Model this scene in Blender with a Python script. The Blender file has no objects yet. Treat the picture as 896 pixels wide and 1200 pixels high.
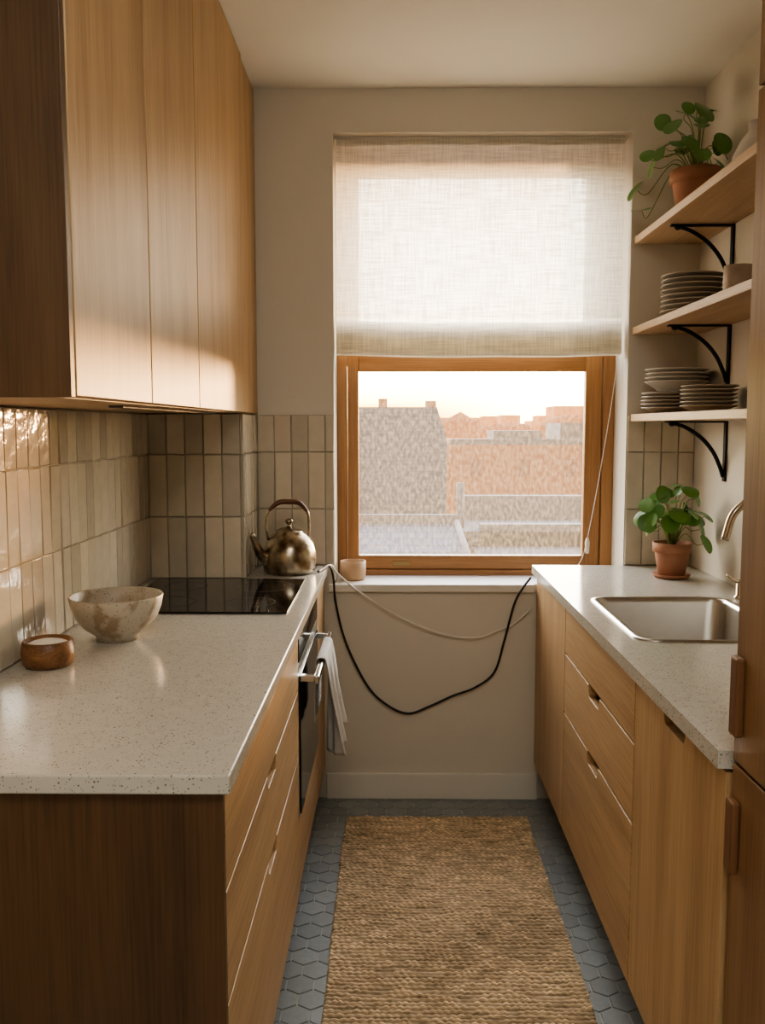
import bpy, bmesh, math, random
from mathutils import Vector, Matrix, noise
random.seed(7)
R=random.random
def U(a,b): return a+(b-a)*random.random()
scene=bpy.context.scene
COL=scene.collection

# ---------------------------------------------------------------- materials
def new_mat(name):
    m=bpy.data.materials.new(name); m.use_nodes=True
    nt=m.node_tree; b=nt.nodes.get('Principled BSDF')
    return m,nt,b
def simple(name,col,rough=.5,metal=0,bump=0,bscale=200,spec=.5,var=0,vscale=8):
    m,nt,b=new_mat(name)
    b.inputs['Base Color'].default_value=(*col,1); b.inputs['Roughness'].default_value=rough
    b.inputs['Metallic'].default_value=metal; b.inputs['Specular IOR Level'].default_value=spec
    tc=nt.nodes.new('ShaderNodeTexCoord')
    if var:
        n=nt.nodes.new('ShaderNodeTexNoise'); n.inputs['Scale'].default_value=vscale; n.inputs['Detail'].default_value=5
        nt.links.new(tc.outputs['Object'],n.inputs['Vector'])
        mx=nt.nodes.new('ShaderNodeMix'); mx.data_type='RGBA'
        mx.inputs[6].default_value=(*[c*(1-var) for c in col],1); mx.inputs[7].default_value=(*[min(1,c*(1+var)) for c in col],1)
        nt.links.new(n.outputs['Fac'],mx.inputs[0]); nt.links.new(mx.outputs[2],b.inputs['Base Color'])
    if bump:
        n=nt.nodes.new('ShaderNodeTexNoise'); n.inputs['Scale'].default_value=bscale; n.inputs['Detail'].default_value=3
        nt.links.new(tc.outputs['Object'],n.inputs['Vector'])
        bp=nt.nodes.new('ShaderNodeBump'); bp.inputs['Strength'].default_value=bump; bp.inputs['Distance'].default_value=.004
        nt.links.new(n.outputs['Fac'],bp.inputs['Height']); nt.links.new(bp.outputs['Normal'],b.inputs['Normal'])
    return m
def wood(name,c1,c2,axis,rough=.42,scale=1.0):
    m,nt,b=new_mat(name); N=nt.nodes; L=nt.links
    tc=N.new('ShaderNodeTexCoord'); oi=N.new('ShaderNodeObjectInfo')
    mul=N.new('ShaderNodeVectorMath'); mul.operation='ADD'
    sc=N.new('ShaderNodeMath'); sc.operation='MULTIPLY'; sc.inputs[1].default_value=13
    L.new(oi.outputs['Random'],sc.inputs[0]); L.new(tc.outputs['Object'],mul.inputs[0]); L.new(sc.outputs[0],mul.inputs[1])
    def layer(along,across,detail,dist):
        mp=N.new('ShaderNodeMapping'); s=[across*scale]*3; s['XYZ'.index(axis)]=along*scale
        mp.inputs['Scale'].default_value=s
        n=N.new('ShaderNodeTexNoise'); n.inputs['Scale'].default_value=1; n.inputs['Detail'].default_value=detail; n.inputs['Distortion'].default_value=dist
        L.new(mul.outputs[0],mp.inputs['Vector']); L.new(mp.outputs[0],n.inputs['Vector']); return n
    a=layer(.8,9,5,.9); f=layer(6,230,2,0)
    ad=N.new('ShaderNodeMix'); ad.data_type='FLOAT'; ad.inputs[0].default_value=.42
    L.new(a.outputs['Fac'],ad.inputs[2]); L.new(f.outputs['Fac'],ad.inputs[3])
    rp=N.new('ShaderNodeValToRGB'); rp.color_ramp.elements[0].position=.36; rp.color_ramp.elements[1].position=.62
    rp.color_ramp.elements[0].color=(*c2,1); rp.color_ramp.elements[1].color=(*c1,1)
    L.new(ad.outputs[0],rp.inputs[0]); L.new(rp.outputs[0],b.inputs['Base Color'])
    b.inputs['Roughness'].default_value=rough; b.inputs['Specular IOR Level'].default_value=.4
    bp=N.new('ShaderNodeBump'); bp.inputs['Strength'].default_value=.12; bp.inputs['Distance'].default_value=.001
    L.new(f.outputs['Fac'],bp.inputs['Height']); L.new(bp.outputs['Normal'],b.inputs['Normal'])
    return m
def tinted(name,rough,spec=.5,bump=.1,bs=40,coat=0):
    m,nt,b=new_mat(name); N=nt.nodes; L=nt.links
    a=N.new('ShaderNodeAttribute'); a.attribute_name='tint'
    tc=N.new('ShaderNodeTexCoord'); n=N.new('ShaderNodeTexNoise'); n.inputs['Scale'].default_value=bs; n.inputs['Detail'].default_value=3
    L.new(tc.outputs['Object'],n.inputs['Vector'])
    mr=N.new('ShaderNodeMapRange'); mr.inputs[3].default_value=.86; mr.inputs[4].default_value=1.1
    L.new(n.outputs['Fac'],mr.inputs[0])
    vm=N.new('ShaderNodeVectorMath'); vm.operation='MULTIPLY'
    L.new(a.outputs['Color'],vm.inputs[0]); L.new(mr.outputs[0],vm.inputs[1]); L.new(vm.outputs[0],b.inputs['Base Color'])
    b.inputs['Roughness'].default_value=rough; b.inputs['Specular IOR Level'].default_value=spec; b.inputs['Coat Weight'].default_value=coat
    bp=N.new('ShaderNodeBump'); bp.inputs['Strength'].default_value=bump; bp.inputs['Distance'].default_value=.004
    L.new(n.outputs['Fac'],bp.inputs['Height']); L.new(bp.outputs['Normal'],b.inputs['Normal'])
    return m
def terrazzo(name):
    m,nt,b=new_mat(name); N=nt.nodes; L=nt.links
    tc=N.new('ShaderNodeTexCoord')
    base=N.new('ShaderNodeTexNoise'); base.inputs['Scale'].default_value=40; base.inputs['Detail'].default_value=6
    L.new(tc.outputs['Object'],base.inputs['Vector'])
    rp=N.new('ShaderNodeValToRGB'); rp.color_ramp.elements[0].color=(.47,.455,.41,1); rp.color_ramp.elements[1].color=(.56,.545,.50,1)
    L.new(base.outputs['Fac'],rp.inputs[0]); prev=rp.outputs[0]
    for s,th,c in ((170,.16,(.19,.16,.125)),(120,.11,(.26,.21,.16)),(280,.19,(.29,.27,.245))):
        v=N.new('ShaderNodeTexVoronoi'); v.inputs['Scale'].default_value=s; v.feature='F1'
        L.new(tc.outputs['Object'],v.inputs['Vector'])
        sep=N.new('ShaderNodeSeparateColor'); L.new(v.outputs['Color'],sep.inputs[0])
        mr=N.new('ShaderNodeMapRange'); mr.inputs[1].default_value=.48; mr.inputs[2].default_value=1; mr.inputs[3].default_value=0; mr.inputs[4].default_value=th*2
        L.new(sep.outputs[0],mr.inputs[0])
        lt=N.new('ShaderNodeMath'); lt.operation='LESS_THAN'; L.new(v.outputs['Distance'],lt.inputs[0]); L.new(mr.outputs[0],lt.inputs[1])
        mx=N.new('ShaderNodeMix'); mx.data_type='RGBA'; mx.inputs[7].default_value=(*c,1)
        L.new(lt.outputs[0],mx.inputs[0]); L.new(prev,mx.inputs[6]); prev=mx.outputs[2]
    L.new(prev,b.inputs['Base Color']); b.inputs['Roughness'].default_value=.14; b.inputs['Specular IOR Level'].default_value=.55
    return m

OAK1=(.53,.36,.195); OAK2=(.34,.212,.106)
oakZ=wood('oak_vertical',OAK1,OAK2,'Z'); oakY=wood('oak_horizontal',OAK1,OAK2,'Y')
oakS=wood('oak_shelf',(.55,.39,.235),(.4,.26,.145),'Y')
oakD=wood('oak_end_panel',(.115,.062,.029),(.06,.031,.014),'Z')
oakIn=simple('cabinet_interior',(.04,.024,.014),.7,var=.1)
pullM=wood('pull_wood',(.2,.10,.05),(.12,.055,.025),'Z')
winZ=wood('window_wood_vertical',(.42,.225,.10),(.28,.14,.057),'Z',.4); winX=wood('window_wood_horizontal',(.42,.225,.10),(.28,.14,.057),'X',.4)
wallM=simple('plaster_wall',(.65,.61,.53),.85,bump=.15,bscale=60,var=.03,vscale=3)
ceilM=simple('plaster_ceiling',(.80,.77,.70),.9,bump=.08,bscale=60,var=.01)
trimM=simple('painted_trim',(.72,.69,.62),.5,var=.02)
stone=terrazzo('quartz_terrazzo')
tileM=tinted('glazed_tile',.10,.5,.5,22,.4)
hexM=tinted('hex_floor_tile',.38,.4,.12,60)
grout=simple('grout',(.42,.38,.31),.9,bump=.2); groutF=simple('floor_grout',(.42,.42,.40),.9,var=.05)
blackglass=simple('black_glass',(.006,.006,.007),.06,spec=.5,var=.1)
steel=simple('brushed_steel',(.55,.54,.52),.28,1,var=.05,vscale=30)
chrome=simple('chrome_handle',(.75,.74,.72),.15,1,var=.02)
blackm=simple('black_iron',(.012,.012,.013),.45,.6,bump=.1)
terra=simple('terracotta',(.34,.16,.095),.8,bump=.15,var=.15,vscale=14)
soil=simple('soil',(.03,.02,.013),1,bump=.8,bscale=120)
leafM=simple('pilea_leaf',(.10,.23,.05),.35,var=.35,vscale=7)
stemM=simple('pilea_stem',(.20,.24,.07),.6,var=.1)
cableB=simple('black_cable_rubber',(.012,.012,.012),.5,var=.1); cableW=simple('white_cable_plastic',(.75,.72,.66),.5,var=.05)
stoneware=simple('stoneware',(.44,.40,.35),.45,var=.12,vscale=60,bump=.1)
whitecer=simple('white_ceramic',(.6,.57,.52),.35,var=.04)
salt=simple('salt',(.85,.83,.8),.8,bump=.6,bscale=400)
woodB=wood('olive_wood',(.32,.17,.08),(.11,.05,.022),'X',.4,3)

# ---------------------------------------------------------------- geometry helpers
def empty(name,loc=(0,0,0)):
    e=bpy.data.objects.new(name,None); e.empty_display_size=.1; e.location=loc; COL.objects.link(e); return e
def mk(name,verts,faces,mat,parent=None,smooth=False,tint=None,bevel=0,recalc=True):
    vs=[Vector(v) for v in verts]
    lo=Vector([min(v[i] for v in vs) for i in range(3)]); hi=Vector([max(v[i] for v in vs) for i in range(3)])
    c=(lo+hi)/2; c.z=lo.z
    me=bpy.data.meshes.new(name); me.from_pydata([v-c for v in vs],[],faces)
    if recalc:
        bm=bmesh.new(); bm.from_mesh(me); bmesh.ops.recalc_face_normals(bm,faces=bm.faces); bm.to_mesh(me); bm.free()
    me.materials.append(mat)
    if smooth:
        for p in me.polygons: p.use_smooth=True
    if tint:
        ca=me.color_attributes.new('tint','FLOAT_COLOR','CORNER')
        for p,t in zip(me.polygons,tint):
            for li in p.loop_indices: ca.data[li].color=(*t,1)
    o=bpy.data.objects.new(name,me); o.location=c; COL.objects.link(o)
    if parent: o.parent=parent; o.matrix_parent_inverse=Matrix.Translation(-parent.location)
    if bevel:
        b=o.modifiers.new('bevel','BEVEL'); b.width=bevel; b.segments=2; b.limit_method='ANGLE'; b.angle_limit=math.radians(40)
    return o
def boxdata(x0,x1,y0,y1,z0,z1,off=0):
    v=[(x0,y0,z0),(x1,y0,z0),(x1,y1,z0),(x0,y1,z0),(x0,y0,z1),(x1,y0,z1),(x1,y1,z1),(x0,y1,z1)]
    f=[(0,3,2,1),(4,5,6,7),(0,1,5,4),(1,2,6,5),(2,3,7,6),(3,0,4,7)]
    return v,[tuple(i+off for i in q) for q in f]
def box(name,x0,x1,y0,y1,z0,z1,mat,parent=None,bevel=0):
    v,f=boxdata(x0,x1,y0,y1,z0,z1); return mk(name,v,f,mat,parent,bevel=bevel)
def boxes(name,lst,mat,parent=None,bevel=0):
    V=[];F=[]
    for b in lst:
        v,f=boxdata(*b,off=len(V)); V+=v; F+=f
    return mk(name,V,F,mat,parent,bevel=bevel)
def lathedata(prof,c,seg=40,off=0):
    V=[];F=[]
    for r,z in prof:
        for i in range(seg):
            a=2*math.pi*i/seg; V.append((c[0]+r*math.cos(a),c[1]+r*math.sin(a),c[2]+z))
    n=len(prof)
    for j in range(n-1):
        for i in range(seg):
            k=(i+1)%seg
            F.append((off+j*seg+i,off+j*seg+k,off+(j+1)*seg+k,off+(j+1)*seg+i))
    F.append(tuple(off+i for i in range(seg))[::-1]); F.append(tuple(off+(n-1)*seg+i for i in range(seg)))
    return V,F
def lathe(name,prof,c,mat,parent=None,seg=40,smooth=True):
    v,f=lathedata(prof,c,seg); return mk(name,v,f,mat,parent,smooth=smooth)
def catmull(P,n=8):
    P=[Vector(p) for p in P]; out=[]
    Q=[P[0]*2-P[1]]+P+[P[-1]*2-P[-2]]
    for i in range(1,len(Q)-2):
        a,b,c,d=Q[i-1:i+3]
        for k in range(n):
            t=k/n; out.append(.5*((2*b)+(c-a)*t+(2*a-5*b+4*c-d)*t*t+(3*b-a-3*c+d)*t**3))
    out.append(P[-1]); return out
def tubedata(pts,rad,seg=8,off=0,n=8,sm=True):
    p=catmull(pts,n) if sm else [Vector(q) for q in pts]
    if not isinstance(rad,(list,tuple)): rad=[rad,rad]
    V=[];F=[]; up=None
    for i,q in enumerate(p):
        t=(p[min(i+1,len(p)-1)]-p[max(i-1,0)]).normalized()
        if up is None:
            up=Vector((0,0,1)) if abs(t.z)<.9 else Vector((1,0,0))
        s=t.cross(up).normalized(); up=s.cross(t).normalized()
        f=i/(len(p)-1)*(len(rad)-1); a=int(min(f,len(rad)-2)); r=rad[a]+(rad[a+1]-rad[a])*(f-a)
        for k in range(seg):
            an=2*math.pi*k/seg; w=q+(s*math.cos(an)+up*math.sin(an))*r; V.append(tuple(w))
    for j in range(len(p)-1):
        for k in range(seg):
            l=(k+1)%seg; F.append((off+j*seg+k,off+j*seg+l,off+(j+1)*seg+l,off+(j+1)*seg+k))
    F.append(tuple(off+i for i in range(seg))); F.append(tuple(off+(len(p)-1)*seg+i for i in range(seg)))
    return V,F
def tube(name,pts,rad,mat,parent=None,seg=10,n=8,sm=True):
    v,f=tubedata(pts,rad,seg,0,n,sm); return mk(name,v,f,mat,parent,smooth=True)

XL,XR,YB,ZC=-.83,1.105,3.31,2.61
YF=-1.9
# ---------------------------------------------------------------- room shell
wl=box('wall_left',XL-.1,XL,YF,YB,0,ZC,wallM)
box('wall_right',XR,XR+.1,YF,YB,0,ZC,wallM)
box('wall_front',XL-.1,XR+.1,YF-.1,YF,0,ZC,wallM)
WX0,WX1,WZ0,WZ1=-.216,.856,.829,2.458
wb=boxes('wall_back',[(XL-.1,WX0,YB,3.61,0,ZC),(WX1,XR+.1,YB,3.61,0,ZC),(WX0,WX1,YB,3.61,WZ1,ZC),(WX0,WX1,YB,3.61,0,.80)],wallM)
box('ceiling',XL-.1,XR+.1,YF-.1,3.61,ZC,ZC+.1,ceilM)
floor=box('floor',XL-.1,XR+.1,YF-.1,3.61,-.1,-.003,groutF)
V=[];F=[];T=[]
s=.0405; w=s*math.sqrt(3)
row=0; y=1.0
while y<YB+.02:
    x=XL+(w/2 if row%2 else 0)
    while x<XR+.02:
        o=len(V); g=U(.88,1.10); tint=(.275*g,.300*g,.300*g)
        for rr,zz in ((s-.0018,-.003),(s-.003,0)):
            for k in range(6):
                a=math.pi/6+k*math.pi/3
                V.append((min(max(x+rr*math.cos(a),XL),XR),min(y+rr*math.sin(a),YB),zz))
        F.append(tuple(o+6+k for k in range(6))); T.append(tint)
        for k in range(6): F.append((o+k,o+(k+1)%6,o+6+(k+1)%6,o+6+k)); T.append(tint)
        x+=w
    y+=s*1.5; row+=1
mk('hex_tiles',V,F,hexM,floor,tint=T)
box('baseboard_back',-.25,.55,YB-.014,YB,0,.10,trimM,bevel=.003)
boxes('window_sill',[(WX0,WX1,YB,3.49,.80,.829),(-.238,.528,YB-.022,YB,.80,.829)],trimM,bevel=.003)
CH=-.505; CY=3.0
wc=box('wall_chase',XL,CH,CY+.004,YB,.901,1.456,grout)

# ---------------------------------------------------------------- tiles
def tiles(name,parent,runs,uw=.0655):
    TV=[];TF=[];TT=[]; g=.0013
    for origin,ua,na,u0,u1,zr in runs:
        origin=Vector(origin); ua=Vector(ua); na=Vector(na); u=u0
        while u<u1-.004:
            ue=min(u+uw,u1)
            for z0,z1 in zr:
                k=U(.80,1.08); tint=(.62*k*U(.98,1.02),.56*k,.46*k*U(.96,1.03))
                o=len(TV); tl=U(-.0013,.0013); tz=U(-.0013,.0013)
                for ins,dep in ((0,0),(.0004,.005),(.0022,.0066)):
                    for cu,cz,su,sz in ((u+g+ins,z0+g+ins,-1,-1),(ue-g-ins,z0+g+ins,1,-1),(ue-g-ins,z1-g-ins,1,1),(u+g+ins,z1-g-ins,-1,1)):
                        d=dep+(su*tl+sz*tz if dep>.006 else 0)
                        TV.append(tuple(origin+ua*cu+na*d+Vector((0,0,cz))))
                TF.append((o+8,o+9,o+10,o+11)); TT.append(tint)
                for b in (0,4):
                    for q in range(4):
                        TF.append((o+b+q,o+b+(q+1)%4,o+b+4+(q+1)%4,o+b+4+q)); TT.append(tint)
            u=ue
    mk(name,TV,TF,tileM,parent,tint=TT)
ZR=[(.901,1.11),(1.11,1.32),(1.32,1.456)]
tiles('backsplash_tiles_side',wl,[((XL+.004,0,0),(0,1,0),(1,0,0),.15,CY,ZR)],.062)
tiles('backsplash_tiles_chase',wc,[((0,CY+.004,0),(1,0,0),(0,-1,0),XL+.01,CH,ZR),((CH,0,0),(0,1,0),(1,0,0),CY,YB,ZR)],.062)
tiles('backsplash_tiles_back',wb,[((0,YB-.002,0),(1,0,0),(0,-1,0),CH+.007,WX0,ZR),((0,YB-.002,0),(1,0,0),(0,-1,0),WX1+.002,XR,ZR)],.0625)
box('grout_bed_side',XL,XL+.004,.15,CY+.004,.901,1.456,grout,wl)
boxes('grout_bed_back',[(CH+.0005,WX0,YB-.002,YB,.901,1.456),(WX1,XR,YB-.002,YB,.901,1.456)],grout,wb)

# ---------------------------------------------------------------- base cabinets
def front(name,X0,X1,y0,y1,z0,z1,mat,parent,notch=None,g=.002):
    y0+=g;y1-=g;z0+=g;z1-=g
    pts=[(y0,z0),(y1,z0),(y1,z1)]
    if notch:
        c,wd,dp=notch
        for t in range(7):
            a=math.pi/2*t/6; pts.append((c+wd/2-.012*(1-math.cos(a))*1.2,z1-dp*math.sin(a)))
        for t in range(6,-1,-1):
            a=math.pi/2*t/6; pts.append((c-wd/2+.012*(1-math.cos(a))*1.2,z1-dp*math.sin(a)))
    pts.append((y0,z1)); n=len(pts)
    V=[(X0,a,b) for a,b in pts]+[(X1,a,b) for a,b in pts]
    F=[tuple(range(n))[::-1],tuple(range(n,2*n))]+[(i,(i+1)%n,n+(i+1)%n,n+i) for i in range(n)]
    return mk(name,V,F,mat,parent,bevel=.0012)
ZT=.869; ZB=.13
L=empty('drawer_base_cabinet',(-.54,2.3,0))
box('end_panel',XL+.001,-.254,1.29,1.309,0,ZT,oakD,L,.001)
boxes('carcass',[(XL+.001,-.279,1.311,2.368,ZB,ZT),(XL+.001,-.279,2.972,YB-.001,ZB,ZT)],oakIn,L)
boxes('toe_kick',[(XL+.001,-.31,1.311,YB-.001,0,ZB-.002)],oakIn,L)
FL0,FL1=-.276,-.255
yc=1.84
front('drawer_front_1',FL0,FL1,1.309,2.37,.70,ZT-.004,oakY,L,(yc,.13,.024))
front('drawer_front_2',FL0,FL1,1.309,2.37,.515,.70,oakY,L,(yc,.13,.030))
front('drawer_front_3',FL0,FL1,1.309,2.37,ZB,.515,oakY,L,(yc,.13,.030))
front('filler_door',FL0,FL1,2.97,YB-.018,ZB,ZT-.004,oakZ,L)
Rc=empty('sink_base_cabinet',(.83,2.3,0))
FR0,FR1=.534,.555
boxes('carcass',[(.558,XR-.001,1.392,YB-.016,ZB+.02,.66),(.558,XR-.001,1.392,2.08,.661,ZT),(.558,XR-.001,2.70,YB-.016,.661,ZT),(.558,.572,2.08,2.70,.661,ZT)],oakIn,Rc)
box('toe_kick',.60,XR-.001,1.392,YB-.016,0,ZB+.018,oakIn,Rc)
front('door_1',FR0,FR1,2.73,YB-.018,ZB+.02,ZT-.004,oakZ,Rc,g=.003)
yc=2.33
front('drawer_front_1',FR0,FR1,1.93,2.73,.715,ZT-.004,oakY,Rc,g=.003)
front('drawer_front_2',FR0,FR1,1.93,2.73,.53,.715,oakY,Rc,(yc,.13,.032),g=.003)
front('drawer_front_3',FR0,FR1,1.93,2.73,ZB+.02,.53,oakY,Rc,(yc,.13,.032),g=.003)
front('door_2',FR0,FR1,1.392,1.93,ZB+.02,ZT-.004,oakZ,Rc,(1.66,.13,.030),g=.003)
# ---------------------------------------------------------------- countertops
def rrect(x0,x1,y0,y1,r,n=8):
    pts=[]
    for cx,cy,a0 in ((x1-r,y1-r,0),(x0+r,y1-r,90),(x0+r,y0+r,180),(x1-r,y0+r,270)):
        for i in range(n+1):
            a=math.radians(a0+90*i/n); pts.append((cx+r*math.cos(a),cy+r*math.sin(a)))
    return pts
box('countertop',XL+.0005,-.24,1.277,YB-.0005,.87,.9,stone,bevel=.003)
bm=bmesh.new()
outer=[(.518,1.389),(XR-.0005,1.389),(XR-.0005,YB-.0005),(.518,YB-.0005)]
SX0,SX1,SY0,SY1=.60,.985,2.12,2.66
inner=rrect(SX0,SX1,SY0,SY1,.05)
edges=[]
for loop in (outer,inner):
    vs=[bm.verts.new((a-.8,b-2.3,.03)) for a,b in loop]
    for i in range(len(vs)): edges.append(bm.edges.new((vs[i],vs[(i+1)%len(vs)])))
bmesh.ops.triangle_fill(bm,use_beauty=True,use_dissolve=False,edges=edges)
ret=bmesh.ops.extrude_face_region(bm,geom=list(bm.faces))
for e in ret['geom']:
    if isinstance(e,bmesh.types.BMVert): e.co.z=0
bmesh.ops.recalc_face_normals(bm,faces=bm.faces)
me=bpy.data.meshes.new('countertop'); bm.to_mesh(me); bm.free(); me.materials.append(stone)
o=bpy.data.objects.new('countertop',me); o.location=(.8,2.3,.87); COL.objects.link(o)
# sink
sk=empty('kitchen_sink',(.79,2.39,.7))
loops=[]
for ins,z,r in ((-.014,.9005,.06),(-.014,.9035,.06),(-.002,.9045,.052),(.004,.902,.046),(.006,.89,.045),(.012,.745,.05),(.022,.728,.05),(.045,.722,.045),(.15,.717,.02)):
    loops.append([(a,b,z) for a,b in rrect(SX0+ins,SX1-ins,SY0+ins,SY1-ins,r)])
n=len(loops[0]); V=[p for l in loops for p in l]; F=[]
for j in range(len(loops)-1):
    for i in range(n): F.append((j*n+i,j*n+(i+1)%n,(j+1)*n+(i+1)%n,(j+1)*n+i))
F.append(tuple((len(loops)-1)*n+i for i in range(n)))
mk('basin',V,F,steel,sk,smooth=True)
lathe('drain',[(.001,.0),(.04,.0),(.043,.002),(.04,.004),(.03,.001),(.001,.001)],(.79,2.39,.717),chrome,sk)
fa=empty('faucet',(1.05,2.39,.9))
nick=simple('brushed_brass_nickel',(.5,.43,.34),.25,1,var=.05)
tube('spout',[(1.052,2.39,.9),(1.052,2.39,1.02),(1.052,2.39,1.13),(1.03,2.39,1.19),(.97,2.39,1.222),(.912,2.39,1.185),(.888,2.39,1.11)],[.013,.012,.011,.011],nick,fa,12)
lathe('base_ring',[(.026,0),(.026,.008),(.016,.014),(.014,.03)],(1.052,2.39,.9),nick,fa)
lathe('lever_post',[(.018,0),(.018,.006),(.012,.012),(.012,.05),(.009,.055)],(1.04,2.66,.9),nick,fa)
tube('lever',[(1.04,2.66,.95),(1.015,2.655,.958),(.995,2.65,.975)],[.007,.005],nick,fa)
# ---------------------------------------------------------------- cooktop
ck=empty('cooktop',(-.535,2.69,.9))
box('glass',-.785,-.29,2.42,2.965,.9005,.906,blackglass,ck,.002)
ringM=simple('burner_marking',(.04,.04,.045),.3,var=.1)
for i,(a,b,r) in enumerate(((-.66,2.56,.085),(-.41,2.56,.07),(-.66,2.82,.07),(-.41,2.82,.095))):
    V=[];F=[]
    for k in range(48):
        t=2*math.pi*k/48
        V+= [(a+r*math.cos(t),b+r*math.sin(t),.9063),(a+(r-.002)*math.cos(t),b+(r-.002)*math.sin(t),.9063)]
    for k in range(48): l=(k+1)%48; F.append((2*k,2*l,2*l+1,2*k+1))
    mk('burner_ring_%d'%(i+1),V,F,ringM,ck)
# ---------------------------------------------------------------- oven
ov=empty('oven',(-.4,2.67,.14))
box('body',XL+.05,-.28,2.373,2.967,ZB+.01,.866,simple('oven_body',(.03,.03,.03),.5,.5),ov)
box('control_panel',-.279,-.253,2.374,2.966,.775,.865,blackglass,ov,.002)
box('door_frame',-.279,-.256,2.374,2.966,.33,.77,steel,ov,.002)
box('door_glass',-.2555,-.251,2.39,2.95,.345,.735,blackglass,ov,.001)
box('lower_panel',-.279,-.256,2.374,2.966,ZB+.01,.325,oakY,ov,.001)
HX,HZ=-.208,.722
box('handle_bar',HX-.007,HX+.007,2.40,2.94,HZ-.011,HZ+.011,chrome,ov,.003)
for i,yy in enumerate((2.41,2.915)): box('handle_bracket_%d'%(i+1),-.254,HX-.005,yy,yy+.02,HZ-.009,HZ+.009,chrome,ov,.002)
# towel
clothM=simple('linen_towel',(.55,.53,.49),.95,bump=.5,bscale=500,var=.2,vscale=25)
path=[(-.232,.54),(-.231,.60),(-.228,.66),(-.226,.715),(-.221,.737),(-.208,.742),(-.195,.736),(-.19,.71),(-.188,.66),(-.187,.6),(-.186,.55),(-.186,.50),(-.185,.455)]
pp=catmull([(a,0,b) for a,b in path],4); V=[];F=[];nu=50
for j,p in enumerate(pp):
    t=j/(len(pp)-1)
    for i in range(nu):
        u=i/(nu-1); drop=max(0,HZ-p.z)
        yy=2.56+.26*u+(u-.5)*drop*-.2
        amp=drop*.085*(1 if t>.5 else .08)
        xx=p.x+amp*math.sin(u*15+drop*3)+amp*.5*math.sin(u*31+1)+(drop*.06 if t>.5 else 0)
        zz=p.z-(drop*.1*math.sin(u*5+.6) if t>.5 else 0)
        V.append((xx,yy,zz))
for j in range(len(pp)-1):
    for i in range(nu-1): F.append((j*nu+i,j*nu+i+1,(j+1)*nu+i+1,(j+1)*nu+i))
tw=mk('dish_towel',V,F,clothM,smooth=True)
md=tw.modifiers.new('s','SOLIDIFY'); md.thickness=.0025
# ---------------------------------------------------------------- upper cabinet
UC=empty('upper_cabinet',(-.66,2.3,1.458)); UX0,UX1,UZ=-.512,-.49,1.458
boxes('carcass',[(XL+.001,UX0-.002,1.394,YB-.001,UZ+.012,ZC-.001)],oakIn,UC)
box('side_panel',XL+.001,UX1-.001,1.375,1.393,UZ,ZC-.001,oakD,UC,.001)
box('bottom_panel',XL+.001,UX0-.002,1.394,YB-.001,UZ,UZ+.011,oakS,UC)
ys=[1.376,1.836,2.288,3.0,YB-.002]
for i in range(4):
    front('door_%d'%(i+1),UX0,UX1-(.006 if i==3 else 0),ys[i] if i else 1.394,ys[i+1],UZ-.001,ZC-.002,oakZ,UC,g=.0036)
box('light_strip',-.60,-.57,1.9,2.9,UZ-.005,UZ-.0005,simple('light_strip_housing',(.1,.1,.1),.5,var=.1),UC)
# ---------------------------------------------------------------- tall cabinet
TC=empty('tall_cabinet',(.83,1.06,0))
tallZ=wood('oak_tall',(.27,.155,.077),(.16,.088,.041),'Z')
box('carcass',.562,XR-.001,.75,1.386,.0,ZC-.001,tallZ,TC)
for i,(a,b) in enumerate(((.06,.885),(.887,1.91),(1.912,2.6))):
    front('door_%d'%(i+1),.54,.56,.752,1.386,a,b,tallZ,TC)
for i,(a,b) in enumerate(((.715,.832),(.935,1.06))): box('edge_pull_%d'%(i+1),.526,.5395,1.345,1.375,a,b,pullM,TC,.004)
# ---------------------------------------------------------------- window
W=empty('window_1',(.32,3.55,.829))
boxes('frame_jambs',[(WX0,-.178,3.49,3.61,.829,WZ1),(.812,WX1,3.49,3.61,.829,WZ1)],winZ,W,.003)
boxes('frame_rails',[(-.178,.812,3.49,3.61,.829,.852),(-.178,.812,3.49,3.61,2.42,WZ1)],winX,W,.003)
boxes('lower_sash_stiles',[(-.176,-.133,3.502,3.542,.853,1.69),(.7455,.810,3.502,3.542,.853,1.69)],winZ,W,.003)
boxes('lower_sash_rails',[(-.133,.7455,3.504,3.54,.853,.907),(-.133,.7455,3.504,3.54,1.626,1.69)],winX,W,.003)
boxes('upper_sash_stiles',[(-.176,-.133,3.546,3.586,1.65,2.418),(.7455,.810,3.546,3.586,1.65,2.418)],winZ,W,.003)
boxes('upper_sash_rails',[(-.133,.7455,3.548,3.584,1.65,1.70),(-.133,.7455,3.548,3.584,2.368,2.418)],winX,W,.003)
box('sash_latch',.0,.07,3.497,3.504,.868,.884,simple('brass_latch',(.35,.25,.12),.3,1,var=.1),W,.002)
gm=bpy.data.materials.new('dusty_hazed_glass'); gm.use_nodes=True; nt=gm.node_tree; nt.nodes.clear(); N=nt.nodes;LK=nt.links
out=N.new('ShaderNodeOutputMaterial'); tr=N.new('ShaderNodeBsdfTransparent'); tl=N.new('ShaderNodeBsdfTranslucent'); gl=N.new('ShaderNodeBsdfGlossy')
gl.inputs['Roughness'].default_value=.02; tl.inputs['Color'].default_value=(1,.78,.52,1)  # warm translucent tint: dust film plus a glow and haze veil put into the glass
m1=N.new('ShaderNodeMixShader'); m2=N.new('ShaderNodeMixShader'); fr=N.new('ShaderNodeFresnel'); fr.inputs[0].default_value=1.3
tc=N.new('ShaderNodeTexCoord'); nz=N.new('ShaderNodeTexNoise'); nz.inputs['Scale'].default_value=90; nz.inputs['Detail'].default_value=6
mp=N.new('ShaderNodeMapping'); mp.inputs['Scale'].default_value=(1,1,.5)
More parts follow.
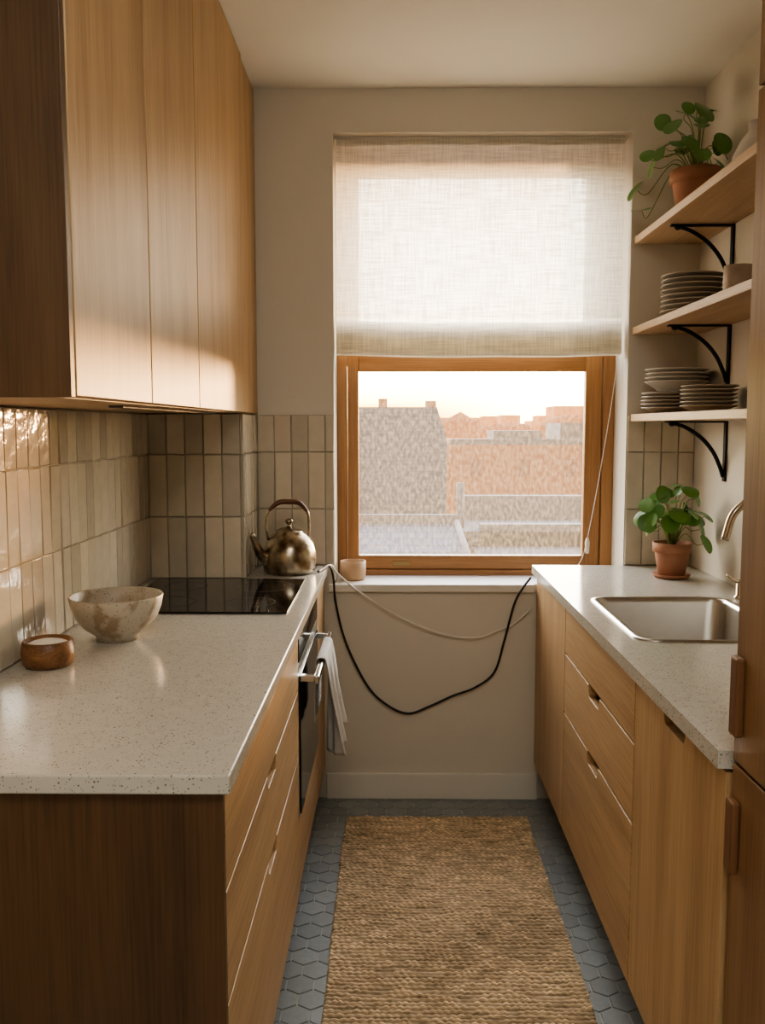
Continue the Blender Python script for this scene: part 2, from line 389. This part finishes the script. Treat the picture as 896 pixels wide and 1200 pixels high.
mr=N.new('ShaderNodeMapRange'); mr.inputs[1].default_value=.4; mr.inputs[2].default_value=.8; mr.inputs[3].default_value=.06; mr.inputs[4].default_value=.18
LK.new(tc.outputs['Object'],mp.inputs[0]); LK.new(mp.outputs[0],nz.inputs['Vector']); LK.new(nz.outputs['Fac'],mr.inputs[0]); LK.new(mr.outputs[0],m1.inputs[0])
LK.new(tr.outputs[0],m1.inputs[1]); LK.new(tl.outputs[0],m1.inputs[2])
LK.new(fr.outputs[0],m2.inputs[0]); LK.new(m1.outputs[0],m2.inputs[1]); LK.new(gl.outputs[0],m2.inputs[2]); LK.new(m2.outputs[0],out.inputs[0])
mk('lower_glass',[(-.133,3.522,.907),(.7455,3.522,.907),(.7455,3.522,1.626),(-.133,3.522,1.626)],[(0,1,2,3)],gm,W)
mk('upper_glass',[(-.133,3.566,1.70),(.7455,3.566,1.70),(.7455,3.566,2.368),(-.133,3.566,2.368)],[(0,1,2,3)],gm,W)
# ---------------------------------------------------------------- roman blind
RB=empty('roman_blind',(.31,3.35,2.45))
lm=bpy.data.materials.new('sheer_linen'); lm.use_nodes=True; nt=lm.node_tree; nt.nodes.clear(); N=nt.nodes;LK=nt.links
out=N.new('ShaderNodeOutputMaterial'); df=N.new('ShaderNodeBsdfDiffuse'); tl=N.new('ShaderNodeBsdfTranslucent'); tr=N.new('ShaderNodeBsdfTransparent')
tc=N.new('ShaderNodeTexCoord')
def thread(sx,sz,d):
    mp=N.new('ShaderNodeMapping'); mp.inputs['Scale'].default_value=(sx,5,sz); nz=N.new('ShaderNodeTexNoise'); nz.inputs['Scale'].default_value=1; nz.inputs['Detail'].default_value=d
    LK.new(tc.outputs['Object'],mp.inputs[0]); LK.new(mp.outputs[0],nz.inputs['Vector']); return nz.outputs['Fac']
a=thread(9,190,2); b=thread(190,9,2)
ad=N.new('ShaderNodeMath'); ad.operation='ADD'; LK.new(a,ad.inputs[0]); LK.new(b,ad.inputs[1])
cr=N.new('ShaderNodeMapRange'); cr.inputs[1].default_value=.8; cr.inputs[2].default_value=1.25; cr.inputs[3].default_value=.02; cr.inputs[4].default_value=.11
LK.new(ad.outputs[0],cr.inputs[0])
c2=N.new('ShaderNodeMapRange'); c2.inputs[1].default_value=.8; c2.inputs[2].default_value=1.2; c2.inputs[3].default_value=.70; c2.inputs[4].default_value=1.0
LK.new(ad.outputs[0],c2.inputs[0])
ml=N.new('ShaderNodeVectorMath'); ml.operation='MULTIPLY'; ml.inputs[0].default_value=(.96,.925,.83); LK.new(c2.outputs[0],ml.inputs[1])
LK.new(ml.outputs[0],df.inputs[0]); LK.new(ml.outputs[0],tl.inputs[0])
m1=N.new('ShaderNodeMixShader'); m1.inputs[0].default_value=.62; LK.new(df.outputs[0],m1.inputs[1]); LK.new(tl.outputs[0],m1.inputs[2])
m2=N.new('ShaderNodeMixShader'); LK.new(cr.outputs[0],m2.inputs[0]); LK.new(m1.outputs[0],m2.inputs[1]); LK.new(tr.outputs[0],m2.inputs[2]); LK.new(m2.outputs[0],out.inputs[0])
prof=[(3.352,2.452),(3.352,2.3),(3.353,2.1),(3.352,1.95),(3.349,1.84),(3.343,1.815),(3.345,1.80),(3.340,1.76),(3.333,1.70),(3.336,1.682),(3.346,1.684),(3.352,1.74),(3.357,1.775),(3.362,1.74),(3.360,1.69),(3.367,1.676),(3.375,1.70),(3.377,1.79),(3.383,1.795),(3.386,1.70)]
pp=catmull([(0,a,b) for a,b in prof],5); V=[];F=[];nu=60
for j,p in enumerate(pp):
    for i in range(nu):
        u=i/(nu-1); x=-.208+u*(.838+.208)
        dz=.004*noise.noise(Vector((x*4,p.z*3,1)))-.008*math.sin(math.pi*u)*(1 if p.z<1.82 else 0)
        dy=.006*noise.noise(Vector((x*3,p.z*4,5)))*(1 if p.z>1.83 else .3)
        V.append((x,p.y+dy,p.z+(dz if p.z<2.3 else 0)))
for j in range(len(pp)-1):
    for i in range(nu-1): F.append((j*nu+i,j*nu+i+1,(j+1)*nu+i+1,(j+1)*nu+i))
mk('fabric',V,F,lm,RB,smooth=True)
box('head_rail',-.208,.838,3.356,3.385,2.425,2.457,trimM,RB)
tube('pull_cord',[(.835,3.40,1.70),(.83,3.40,1.573),(.786,3.40,1.253),(.742,3.40,.99),(.72,3.41,.90),(.68,3.42,.845)],.0014,cableW,RB,6)
lathe('cord_tassel',[(.001,0),(.007,.002),(.009,.04),(.005,.06),(.001,.062)],(.742,3.40,.93),trimM,RB,12)
# ---------------------------------------------------------------- shelves
def bracket(name,yb,zt,parent):
    V=[];F=[]
    v,f=boxdata(.90,1.103,yb-.009,yb+.009,zt-.006,zt,0); V+=v;F+=f
    v,f=boxdata(1.098,1.104,yb-.011,yb+.011,zt-.20,zt,len(V)); V+=v;F+=f
    pts=[(.93,yb,zt-.008),(.97,yb,zt-.022),(1.02,yb,zt-.055),(1.06,yb,zt-.10),(1.085,yb,zt-.15),(1.097,yb,zt-.185)]
    v,f=tubedata(pts,[.006,.007,.007],8,len(V)); V+=v;F+=f
    v,f=tubedata([(.915,yb,zt-.005),(.922,yb,zt-.012),(.935,yb,zt-.008)],.006,8,len(V)); V+=v;F+=f
    return mk(name,V,F,blackm,parent)
SH=[1.432,1.745,2.065]
for z in SH:
    e=empty('floating_shelf',(.985,2.4,z))
    box('board',.868,XR-.001,1.45,YB-.010 if z<1.45 else YB-.001,z,z+.026,oakS,e,.002)
    bracket('bracket_1',2.99,z,e); bracket('bracket_2',1.75,z,e)
def plates(name,c,r,n,dz,mat,h=.018):
    V=[];F=[]
    for i in range(n):
        rr=r*(1-U(0,.02)); z=c[2]+i*dz
        pr=[(.001,0),(rr*.5,0),(rr*.55,.002),(rr*.95,h),(rr,h+.001),(rr*.99,h+.004),(rr*.93,h+.002),(rr*.55,.007),(.001,.006)]
        v,f=lathedata(pr,(c[0]+U(-.002,.002),c[1]+U(-.002,.002),z),44,len(V)); V+=v;F+=f
    return mk(name,V,F,mat,smooth=True)
plates('plate_stack',(.985,3.02,SH[1]+.0265),.1,8,.0165,stoneware)
plates('plate_stack',(.968,3.165,SH[0]+.0265),.098,5,.0125,stoneware)
plates('plate_stack',(1.0,2.87,SH[0]+.0265),.088,6,.0125,stoneware)
plates('bowl_stack',(.985,3.155,SH[0]+.026+.0775),.108,4,.014,whitecer,.03)
def cup(name,c,r,h,mat):
    pr=[(.001,0),(r*.8,0),(r*.95,h*.12),(r,h*.5),(r*.97,h),(r*.9,h),(r*.92,h*.5),(r*.8,h*.15),(.001,h*.13)]
    return lathe(name,pr,c,mat)
cup('coffee_mug',(1.0,2.66,SH[1]+.0265),.042,.105,simple('mug_clay',(.42,.34,.27),.5,var=.1))
lathe('ceramic_vase',[(.001,0),(.04,0),(.06,.04),(.062,.08),(.04,.125),(.02,.15),(.022,.175),(.017,.175),(.015,.15),(.001,.14)],(1.02,2.62,SH[2]+.0265),whitecer)
# ---------------------------------------------------------------- plants
def pilea(name,c,r,h,n,spread,rise,seed,bias=0,saucer=True,droop=0,xmax=1.085,ymax=3.29,smin=.019,smax=.036):
    rnd=random.Random(seed); e=empty(name,c); cx,cy,cz=c; b=cz
    if saucer:
        lathe('saucer',[(.001,0),(r*.85,0),(r*1.0,.012),(r*.97,.014),(r*.8,.005),(.001,.005)],c,terra,e); b+=.0055
    lathe('pot',[(.001,0),(r*.68,0),(r*.9,h*.72),(r*.9,h*.73),(r,h*.73),(r*1.02,h),(r*.92,h),(r*.88,h*.86),(.001,h*.86)],(cx,cy,b),terra,e)
    lathe('soil',[(.001,0),(r*.87,0),(.001,.006)],(cx,cy,b+h*.863),soil,e)
    SV=[];SF=[];LV=[];LF=[]
    top=b+h*.86
    for i in range(n):
        a=i*2.39996+rnd.uniform(-.3,.3); q=math.sqrt((i+.5)/n)*rnd.uniform(.8,1.12)
        bx=bias*rnd.random()*q
        ex=cx+bx+math.cos(a)*spread*q; ey=cy+math.sin(a)*spread*q*.75
        ex=min(ex,xmax-.03); ey=min(ey,ymax-.03)
        ez=top+rise*(1.0-.8*q*q)*rnd.uniform(.6,1.15)-droop*q**4*rnd.random()+.01
        lr=rnd.uniform(smin,smax)
        ez=max(ez,cz+lr*1.3+.006)
        nrm=Vector((math.cos(a)*q*.9+rnd.uniform(-.4,.4),math.sin(a)*q*.4-.5+rnd.uniform(-.4,.4),rnd.uniform(.1,1.0))).normalized()
        cen=Vector((ex,ey,ez)); se=cen-nrm*.002
        P=[(cx+math.cos(a)*.01,cy+math.sin(a)*.01,top+rise*.1*rnd.random()),((cx*.6+ex*.4),(cy*.6+ey*.4),max(ez,top)*.5+top*.5+rise*.18),tuple(se-nrm*.02+Vector(((cx-ex)*.12,(cy-ey)*.12,0))),tuple(se)]
        v,f=tubedata(P,[.0022,.0012],5,len(SV),5); SV+=v;SF+=f
        s=nrm.cross(Vector((0,0,1))); s=s.normalized() if s.length>.01 else Vector((1,0,0)); t=nrm.cross(s)
        o=len(LV); K=18
        LV.append(tuple(cen))
        cupf=rnd.uniform(-.12,.05)
        for ring,fr_ in enumerate((.5,.85,1.0)):
            for kk in range(K):
                an=2*math.pi*kk/K; p=cen+(s*math.cos(an)*.95+t*math.sin(an)*1.12+t*.15)*lr*fr_+nrm*lr*cupf*fr_*fr_+nrm*lr*.08*math.cos(an*2)*fr_
                LV.append((min(p.x,xmax),min(p.y,ymax),p.z))
        for kk in range(K):
            l=(kk+1)%K; LF.append((o,o+1+kk,o+1+l))
            for g in range(2): LF.append((o+1+g*K+kk,o+1+(g+1)*K+kk,o+1+(g+1)*K+l,o+1+g*K+l))
    v,f=tubedata([(cx,cy,top-.005),(cx+.004,cy,top+rise*.2),(cx,cy,top+rise*.4)],[.005,.004],7,len(SV),4); SV+=v;SF+=f
    mk('stems',SV,SF,stemM,e,smooth=True); mk('leaves',LV,LF,leafM,e,smooth=True,recalc=False)
pilea('potted_pilea',(.952,3.04,.9005),.064,.115,34,.14,.20,3)
pilea('potted_pilea',(.985,3.02,SH[2]+.0265),.08,.15,28,.18,.21,11,bias=-.06,saucer=False,droop=.16)
# ---------------------------------------------------------------- kettle
kt=empty('tea_kettle',(-.364,3.13,.9))
kn,nt,b=new_mat('aged_bronze'); b.inputs['Metallic'].default_value=1; b.inputs['Roughness'].default_value=.26
tc=nt.nodes.new('ShaderNodeTexCoord'); nz=nt.nodes.new('ShaderNodeTexNoise'); nz.inputs['Scale'].default_value=24; nz.inputs['Detail'].default_value=7
rp=nt.nodes.new('ShaderNodeValToRGB'); rp.color_ramp.elements[0].color=(.15,.115,.08,1); rp.color_ramp.elements[1].color=(.52,.45,.34,1); rp.color_ramp.elements[0].position=.35; rp.color_ramp.elements[1].position=.65
nt.links.new(tc.outputs['Object'],nz.inputs['Vector']); nt.links.new(nz.outputs['Fac'],rp.inputs[0]); nt.links.new(rp.outputs[0],b.inputs['Base Color'])
kx,ky,kz=-.364,3.13,.9005
lathe('body',[(.001,0),(.082,0),(.09,.006),(.0905,.02),(.094,.045),(.092,.075),(.083,.105),(.066,.13),(.05,.143),(.05,.147),(.046,.15),(.03,.158),(.012,.163),(.007,.166),(.007,.172),(.013,.177),(.014,.184),(.008,.19),(.001,.191)],(kx,ky,kz),kn,kt,56)
tube('spout',[(kx-.068,ky-.035,kz+.045),(kx-.095,ky-.055,kz+.075),(kx-.111,ky-.065,kz+.115),(kx-.122,ky-.075,kz+.145)],[.024,.018,.012,.010],kn,kt,16)
hd=[(kx-.072,ky-.02,kz+.118),(kx-.078,ky-.02,kz+.17),(kx-.068,ky-.02,kz+.222),(kx-.035,ky-.01,kz+.248),(kx,ky,kz+.25),(kx+.035,ky+.01,kz+.245),(kx+.062,ky+.02,kz+.215),(kx+.068,ky+.02,kz+.165),(kx+.066,ky+.02,kz+.12)]
tube('handle',hd,.0048,kn,kt,10)
tube('handle_grip',[hd[2],hd[3],hd[4],hd[5],hd[6]],[.006,.009,.0095,.009,.006],simple('grip_wood',(.12,.05,.025),.4,var=.2),kt,12)
# ---------------------------------------------------------------- bowls
bw,nt,b=new_mat('speckled_stoneware'); N=nt.nodes;LK=nt.links; b.inputs['Roughness'].default_value=.4
tc=N.new('ShaderNodeTexCoord'); nz=N.new('ShaderNodeTexNoise'); nz.inputs['Scale'].default_value=7; nz.inputs['Detail'].default_value=4; nz.inputs['Distortion'].default_value=1.2
rp=N.new('ShaderNodeValToRGB'); rp.color_ramp.elements[0].position=.40; rp.color_ramp.elements[0].color=(.34,.27,.19,1); rp.color_ramp.elements[1].position=.47; rp.color_ramp.elements[1].color=(.50,.46,.38,1)
vo=N.new('ShaderNodeTexVoronoi'); vo.inputs['Scale'].default_value=130; lt=N.new('ShaderNodeMath'); lt.operation='LESS_THAN'; lt.inputs[1].default_value=.16
mx=N.new('ShaderNodeMix'); mx.data_type='RGBA'; mx.inputs[7].default_value=(.12,.08,.05,1)
LK.new(tc.outputs['Object'],nz.inputs['Vector']); LK.new(nz.outputs['Fac'],rp.inputs[0]); LK.new(tc.outputs['Object'],vo.inputs['Vector']); LK.new(vo.outputs['Distance'],lt.inputs[0]); LK.new(lt.outputs[0],mx.inputs[0]); LK.new(rp.outputs[0],mx.inputs[6]); LK.new(mx.outputs[2],b.inputs['Base Color'])
lathe('ceramic_bowl',[(.001,.004),(.04,.004),(.042,0),(.05,0),(.051,.012),(.075,.03),(.096,.055),(.106,.08),(.111,.106),(.109,.109),(.106,.107),(.101,.08),(.09,.056),(.07,.034),(.04,.022),(.001,.02)],(-.668,2.13,.9005),bw,seg=64)
sb=empty('salt_bowl',(-.742,1.885,.9))
lathe('wooden_bowl',[(.001,0),(.045,0),(.052,.008),(.055,.03),(.052,.055),(.049,.057),(.046,.055),(.045,.035),(.001,.034)],(-.742,1.885,.9005),woodB,sb)
lathe('salt',[(.001,.0),(.0450,.0),(.0452,.012),(.035,.017),(.02,.021),(.001,.023)],(-.742,1.885,.9355),salt,sb)
cup('clay_cup',(-.152,3.40,.8295),.05,.072,simple('cup_clay',(.48,.32,.2),.6,var=.08))
# ---------------------------------------------------------------- cables
tube('black_cable',[(-.262,3.12,.905),(-.25,3.17,.906),(-.232,3.235,.908),(-.219,3.27,.86),(-.21,3.272,.76),(-.173,3.28,.608),(-.095,3.285,.446),(-.02,3.288,.37),(.059,3.29,.337),(.14,3.29,.365),(.225,3.29,.405),(.31,3.285,.44),(.38,3.28,.50),(.415,3.276,.62),(.45,3.272,.76),(.48,3.270,.82),(.508,3.265,.86)],.0042,cableB)
tube('white_cable',[(-.26,3.17,.9038),(-.245,3.21,.905),(-.225,3.255,.906),(-.205,3.275,.875),(-.125,3.275,.805),(.032,3.28,.705),(.19,3.285,.643),(.317,3.288,.63),(.40,3.29,.66),(.45,3.29,.68),(.513,3.284,.74)],.0032,cableW)
# ---------------------------------------------------------------- rug
rm,nt,b=new_mat('jute'); N=nt.nodes;LK=nt.links; b.inputs['Roughness'].default_value=.95; b.inputs['Specular IOR Level'].default_value=.1
a=N.new('ShaderNodeAttribute'); a.attribute_name='tint'; tc=N.new('ShaderNodeTexCoord')
mp=N.new('ShaderNodeMapping'); mp.inputs['Scale'].default_value=(60,300,60); nz=N.new('ShaderNodeTexNoise'); nz.inputs['Scale'].default_value=1; nz.inputs['Detail'].default_value=5
LK.new(tc.outputs['Object'],mp.inputs[0]); LK.new(mp.outputs[0],nz.inputs['Vector'])
mr=N.new('ShaderNodeMapRange'); mr.inputs[1].default_value=.3; mr.inputs[2].default_value=.7; mr.inputs[3].default_value=.65; mr.inputs[4].default_value=1.25; LK.new(nz.outputs['Fac'],mr.inputs[0])
vm=N.new('ShaderNodeVectorMath'); vm.operation='MULTIPLY'; LK.new(a.outputs['Color'],vm.inputs[0]); LK.new(mr.outputs[0],vm.inputs[1]); LK.new(vm.outputs[0],b.inputs['Base Color'])
bp=N.new('ShaderNodeBump'); bp.inputs['Strength'].default_value=.6; bp.inputs['Distance'].default_value=.003; LK.new(nz.outputs['Fac'],bp.inputs['Height']); LK.new(bp.outputs['Normal'],b.inputs['Normal'])
RX0,RX1,RY0,RY1=-.17,.488,1.25,3.125
nx=190; ny=int((RY1-RY0)/.0027); V=[];F=[];hs=[]
pitch_=.0155
for j in range(ny+1):
    y=RY0+(RY1-RY0)*j/ny
    for i in range(nx+1):
        x=RX0+(RX1-RX0)*i/nx
        wob=noise.noise(Vector((x*5,y*5,0)))*.010
        rr=(y+wob)/pitch_; rib=abs(math.sin(math.pi*rr)); ri=math.floor(rr)
        kn_=abs(math.sin(math.pi*(x/.019+(ri%2)*.5+noise.noise(Vector((x*9,ri*.7,3)))*1.1)))
        nn=noise.noise(Vector((x*26,ri*1.7,7)))
        h=.25*rib+.75*rib*(.35+.65*kn_)*(.75+.9*nn)
        ex=0
        if i==0 or i==nx: ex=noise.noise(Vector((y*60,x,2)))*.005
        ey=noise.noise(Vector((x*8,3,2)))*.006 if j>ny-3 else 0
        z=.004+.010*max(0,h)
        if i in(0,nx) or j in (0,ny): z=.0005
        V.append((x+ex+noise.noise(Vector((0,y*3,8)))*.006,y+ey,z)); hs.append(h)
T=[]
for j in range(ny):
    for i in range(nx):
        F.append((j*(nx+1)+i,j*(nx+1)+i+1,(j+1)*(nx+1)+i+1,(j+1)*(nx+1)+i))
        h=hs[j*(nx+1)+i]; x=V[j*(nx+1)+i][0]; y=V[j*(nx+1)+i][1]
        g=(.4+.75*min(1,max(0,h)))*(1+.3*noise.noise(Vector((x*14,y*50,1)))+.25*noise.noise(Vector((x*3,y*4,4))))
        T.append((.74*g,.58*g,.385*g))
mk('jute_rug',V,F,rm,smooth=True,tint=T,recalc=False)
# ---------------------------------------------------------------- outside
def haze(name,col,em,es,rough=.9,brick=None):  # emission stands in for aerial haze and sunset glow on outdoor surfaces
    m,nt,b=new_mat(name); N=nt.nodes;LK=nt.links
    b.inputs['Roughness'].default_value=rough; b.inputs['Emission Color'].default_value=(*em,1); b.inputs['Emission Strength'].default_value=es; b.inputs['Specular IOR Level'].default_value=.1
    tc=N.new('ShaderNodeTexCoord'); 
    if brick:
        mp=N.new('ShaderNodeMapping'); mp.inputs['Rotation'].default_value=(math.radians(90),0,0)
        br=N.new('ShaderNodeTexBrick'); br.inputs['Scale'].default_value=brick
        br.inputs['Color1'].default_value=(*col,1); br.inputs['Color2'].default_value=(*[c*.85 for c in col],1); br.inputs['Mortar'].default_value=(*[c*.6 for c in col],1)
        br.inputs['Mortar Size'].default_value=.025
        LK.new(tc.outputs['Object'],mp.inputs[0]); LK.new(mp.outputs[0],br.inputs['Vector']); LK.new(br.outputs['Color'],b.inputs['Base Color'])
    else:
        n=N.new('ShaderNodeTexNoise'); n.inputs['Scale'].default_value=.8; n.inputs['Detail'].default_value=2
        mx=N.new('ShaderNodeMix'); mx.data_type='RGBA'; mx.inputs[6].default_value=(*[c*.85 for c in col],1); mx.inputs[7].default_value=(*[c*1.15 for c in col],1)
        LK.new(tc.outputs['Object'],n.inputs['Vector']); LK.new(n.outputs['Fac'],mx.inputs[0]); LK.new(mx.outputs[2],b.inputs['Base Color'])
    return m
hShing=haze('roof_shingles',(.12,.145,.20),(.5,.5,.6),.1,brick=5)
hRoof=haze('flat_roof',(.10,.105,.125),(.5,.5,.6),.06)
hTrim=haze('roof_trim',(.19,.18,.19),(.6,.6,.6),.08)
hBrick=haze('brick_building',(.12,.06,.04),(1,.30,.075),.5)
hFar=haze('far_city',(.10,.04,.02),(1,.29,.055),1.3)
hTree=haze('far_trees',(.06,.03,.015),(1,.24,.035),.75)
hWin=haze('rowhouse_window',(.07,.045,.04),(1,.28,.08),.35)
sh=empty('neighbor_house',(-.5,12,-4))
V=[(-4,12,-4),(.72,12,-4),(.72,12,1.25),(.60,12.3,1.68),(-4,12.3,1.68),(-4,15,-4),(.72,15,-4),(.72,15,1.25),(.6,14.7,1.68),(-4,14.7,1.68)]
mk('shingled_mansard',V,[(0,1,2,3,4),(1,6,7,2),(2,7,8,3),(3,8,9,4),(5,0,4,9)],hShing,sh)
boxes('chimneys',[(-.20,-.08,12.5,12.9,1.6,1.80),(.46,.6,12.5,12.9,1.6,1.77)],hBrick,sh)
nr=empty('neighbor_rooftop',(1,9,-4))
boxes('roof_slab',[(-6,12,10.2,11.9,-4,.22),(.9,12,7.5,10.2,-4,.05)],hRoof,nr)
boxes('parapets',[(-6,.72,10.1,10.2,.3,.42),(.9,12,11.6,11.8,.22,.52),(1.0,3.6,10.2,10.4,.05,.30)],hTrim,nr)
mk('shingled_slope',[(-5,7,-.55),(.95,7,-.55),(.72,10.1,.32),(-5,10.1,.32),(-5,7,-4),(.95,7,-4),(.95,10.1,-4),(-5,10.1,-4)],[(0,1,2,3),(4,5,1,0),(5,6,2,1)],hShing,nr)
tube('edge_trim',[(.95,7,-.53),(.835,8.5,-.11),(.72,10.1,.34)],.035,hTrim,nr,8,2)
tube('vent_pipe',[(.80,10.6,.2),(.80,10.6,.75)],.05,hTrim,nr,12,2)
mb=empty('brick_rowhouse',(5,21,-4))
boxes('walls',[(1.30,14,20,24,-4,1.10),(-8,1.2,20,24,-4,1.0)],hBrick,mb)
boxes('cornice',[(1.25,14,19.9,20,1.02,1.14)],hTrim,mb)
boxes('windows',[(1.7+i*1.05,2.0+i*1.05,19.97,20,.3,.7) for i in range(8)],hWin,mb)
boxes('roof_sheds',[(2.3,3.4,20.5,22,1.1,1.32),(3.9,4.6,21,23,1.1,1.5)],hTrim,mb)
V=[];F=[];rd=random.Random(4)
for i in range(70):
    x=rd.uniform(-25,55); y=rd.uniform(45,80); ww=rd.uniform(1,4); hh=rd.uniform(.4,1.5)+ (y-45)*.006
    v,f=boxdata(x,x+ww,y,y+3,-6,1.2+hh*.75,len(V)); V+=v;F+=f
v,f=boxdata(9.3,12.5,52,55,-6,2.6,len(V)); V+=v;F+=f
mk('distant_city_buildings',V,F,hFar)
bm=bmesh.new()
for i in range(60):
    x=rd.uniform(-6,30); r=rd.uniform(.35,.9)
    bmesh.ops.create_icosphere(bm,subdivisions=2,radius=r,matrix=Matrix.Translation((x,rd.uniform(38,42),rd.uniform(.6,1.25)+.3*math.sin(x)))@Matrix.Diagonal((1.3,1,.8,1)))
for v in bm.verts: v.co+=Vector((noise.noise(v.co*3),0,noise.noise(v.co*3+Vector((5,5,5)))))*.25
me=bpy.data.meshes.new('distant_tree_line'); bm.to_mesh(me); bm.free(); me.materials.append(hTree)
COL.objects.link(bpy.data.objects.new('distant_tree_line',me))
box('ground_outside',-300,300,5,600,-6.2,-6,hRoof)
# ---------------------------------------------------------------- world & lights
w=bpy.data.worlds.new('sunset_sky'); scene.world=w; w.use_nodes=True; nt=w.node_tree; N=nt.nodes;LK=nt.links
bg=N['Background']; tc=N.new('ShaderNodeTexCoord'); sp=N.new('ShaderNodeSeparateXYZ'); LK.new(tc.outputs['Generated'],sp.inputs[0])
rp=N.new('ShaderNodeValToRGB'); cr=rp.color_ramp
cr.elements[0].position=0; cr.elements[0].color=(.20,.06,.008,1)
cr.elements[1].position=1; cr.elements[1].color=(.46,.55,.72,1)
for p,c in ((.012,(.28,.10,.015)),(.022,(.5,.24,.045)),(.034,(1,.66,.22)),(.050,(1,.86,.5)),(.13,(1,.93,.76)),(.4,(.93,.90,.84))):
    e=cr.elements.new(p); e.color=(*c,1)
LK.new(sp.outputs['Z'],rp.inputs[0])
dt=N.new('ShaderNodeVectorMath'); dt.operation='DOT_PRODUCT'; dt.inputs[1].default_value=tuple(Vector((.16,1,.03)).normalized())
nm=N.new('ShaderNodeVectorMath'); nm.operation='NORMALIZE'; LK.new(tc.outputs['Generated'],nm.inputs[0]); LK.new(nm.outputs[0],dt.inputs[0])
pw=N.new('ShaderNodeMath'); pw.operation='POWER'; pw.inputs[1].default_value=300; mxx=N.new('ShaderNodeMath'); mxx.operation='MAXIMUM'; mxx.inputs[1].default_value=0
LK.new(dt.outputs['Value'],mxx.inputs[0]); LK.new(mxx.outputs[0],pw.inputs[0])
gs=N.new('ShaderNodeVectorMath'); gs.operation='SCALE'; gs.inputs[0].default_value=(1.2,.75,.22); LK.new(pw.outputs[0],gs.inputs['Scale'])
sm=N.new('ShaderNodeVectorMath'); sm.operation='ADD'; LK.new(rp.outputs[0],sm.inputs[0]); LK.new(gs.outputs[0],sm.inputs[1])
mr=N.new('ShaderNodeMapRange'); mr.inputs[1].default_value=-.2; mr.inputs[2].default_value=1; mr.inputs[3].default_value=1.0; mr.inputs[4].default_value=20.0
LK.new(sp.outputs['Y'],mr.inputs[0]); LK.new(sm.outputs[0],bg.inputs['Color']); LK.new(mr.outputs[0],bg.inputs['Strength'])
sd=bpy.data.lights.new('sun','SUN'); sd.energy=6.0; sd.color=(1,.55,.24); sd.angle=math.radians(7)
so=bpy.data.objects.new('sun',sd); so.rotation_euler=Vector((-.99,-2.0,-.08)).to_track_quat('-Z','Y').to_euler(); so.location=(10,20,4); COL.objects.link(so)
ad=bpy.data.lights.new('overhead_fill','AREA'); ad.shape='RECTANGLE'; ad.size=.9; ad.size_y=.9; ad.energy=28; ad.color=(1,.94,.83)  # added fill lamp above the camera, brightens floor and rug; no real fixture
ao=bpy.data.objects.new('overhead_fill',ad); ao.location=(.14,.35,2.58); ao.rotation_euler=(math.radians(12),0,0); COL.objects.link(ao)
ad=bpy.data.lights.new('rear_fill','AREA'); ad.shape='RECTANGLE'; ad.size=1.4; ad.size_y=1.2; ad.energy=14; ad.color=(1,.94,.83)  # unseen fill lamp added behind the camera to lift the interior
ao=bpy.data.objects.new('rear_fill',ad); ao.location=(.1,-1.3,2.5); ao.rotation_euler=(math.radians(50),0,0); COL.objects.link(ao)
# ---------------------------------------------------------------- camera
cd=bpy.data.cameras.new('camera'); cam=bpy.data.objects.new('camera',cd); COL.objects.link(cam)
cd.lens=31.5; cd.sensor_width=36; cd.clip_start=.05; cd.clip_end=1000
cam.location=(0,0,1.413); cam.rotation_euler=(math.radians(90)-math.atan(100/1050),0,math.atan(12/1050))
scene.camera=cam
scene.view_settings.view_transform='AgX'; scene.view_settings.look='AgX - Medium High Contrast'
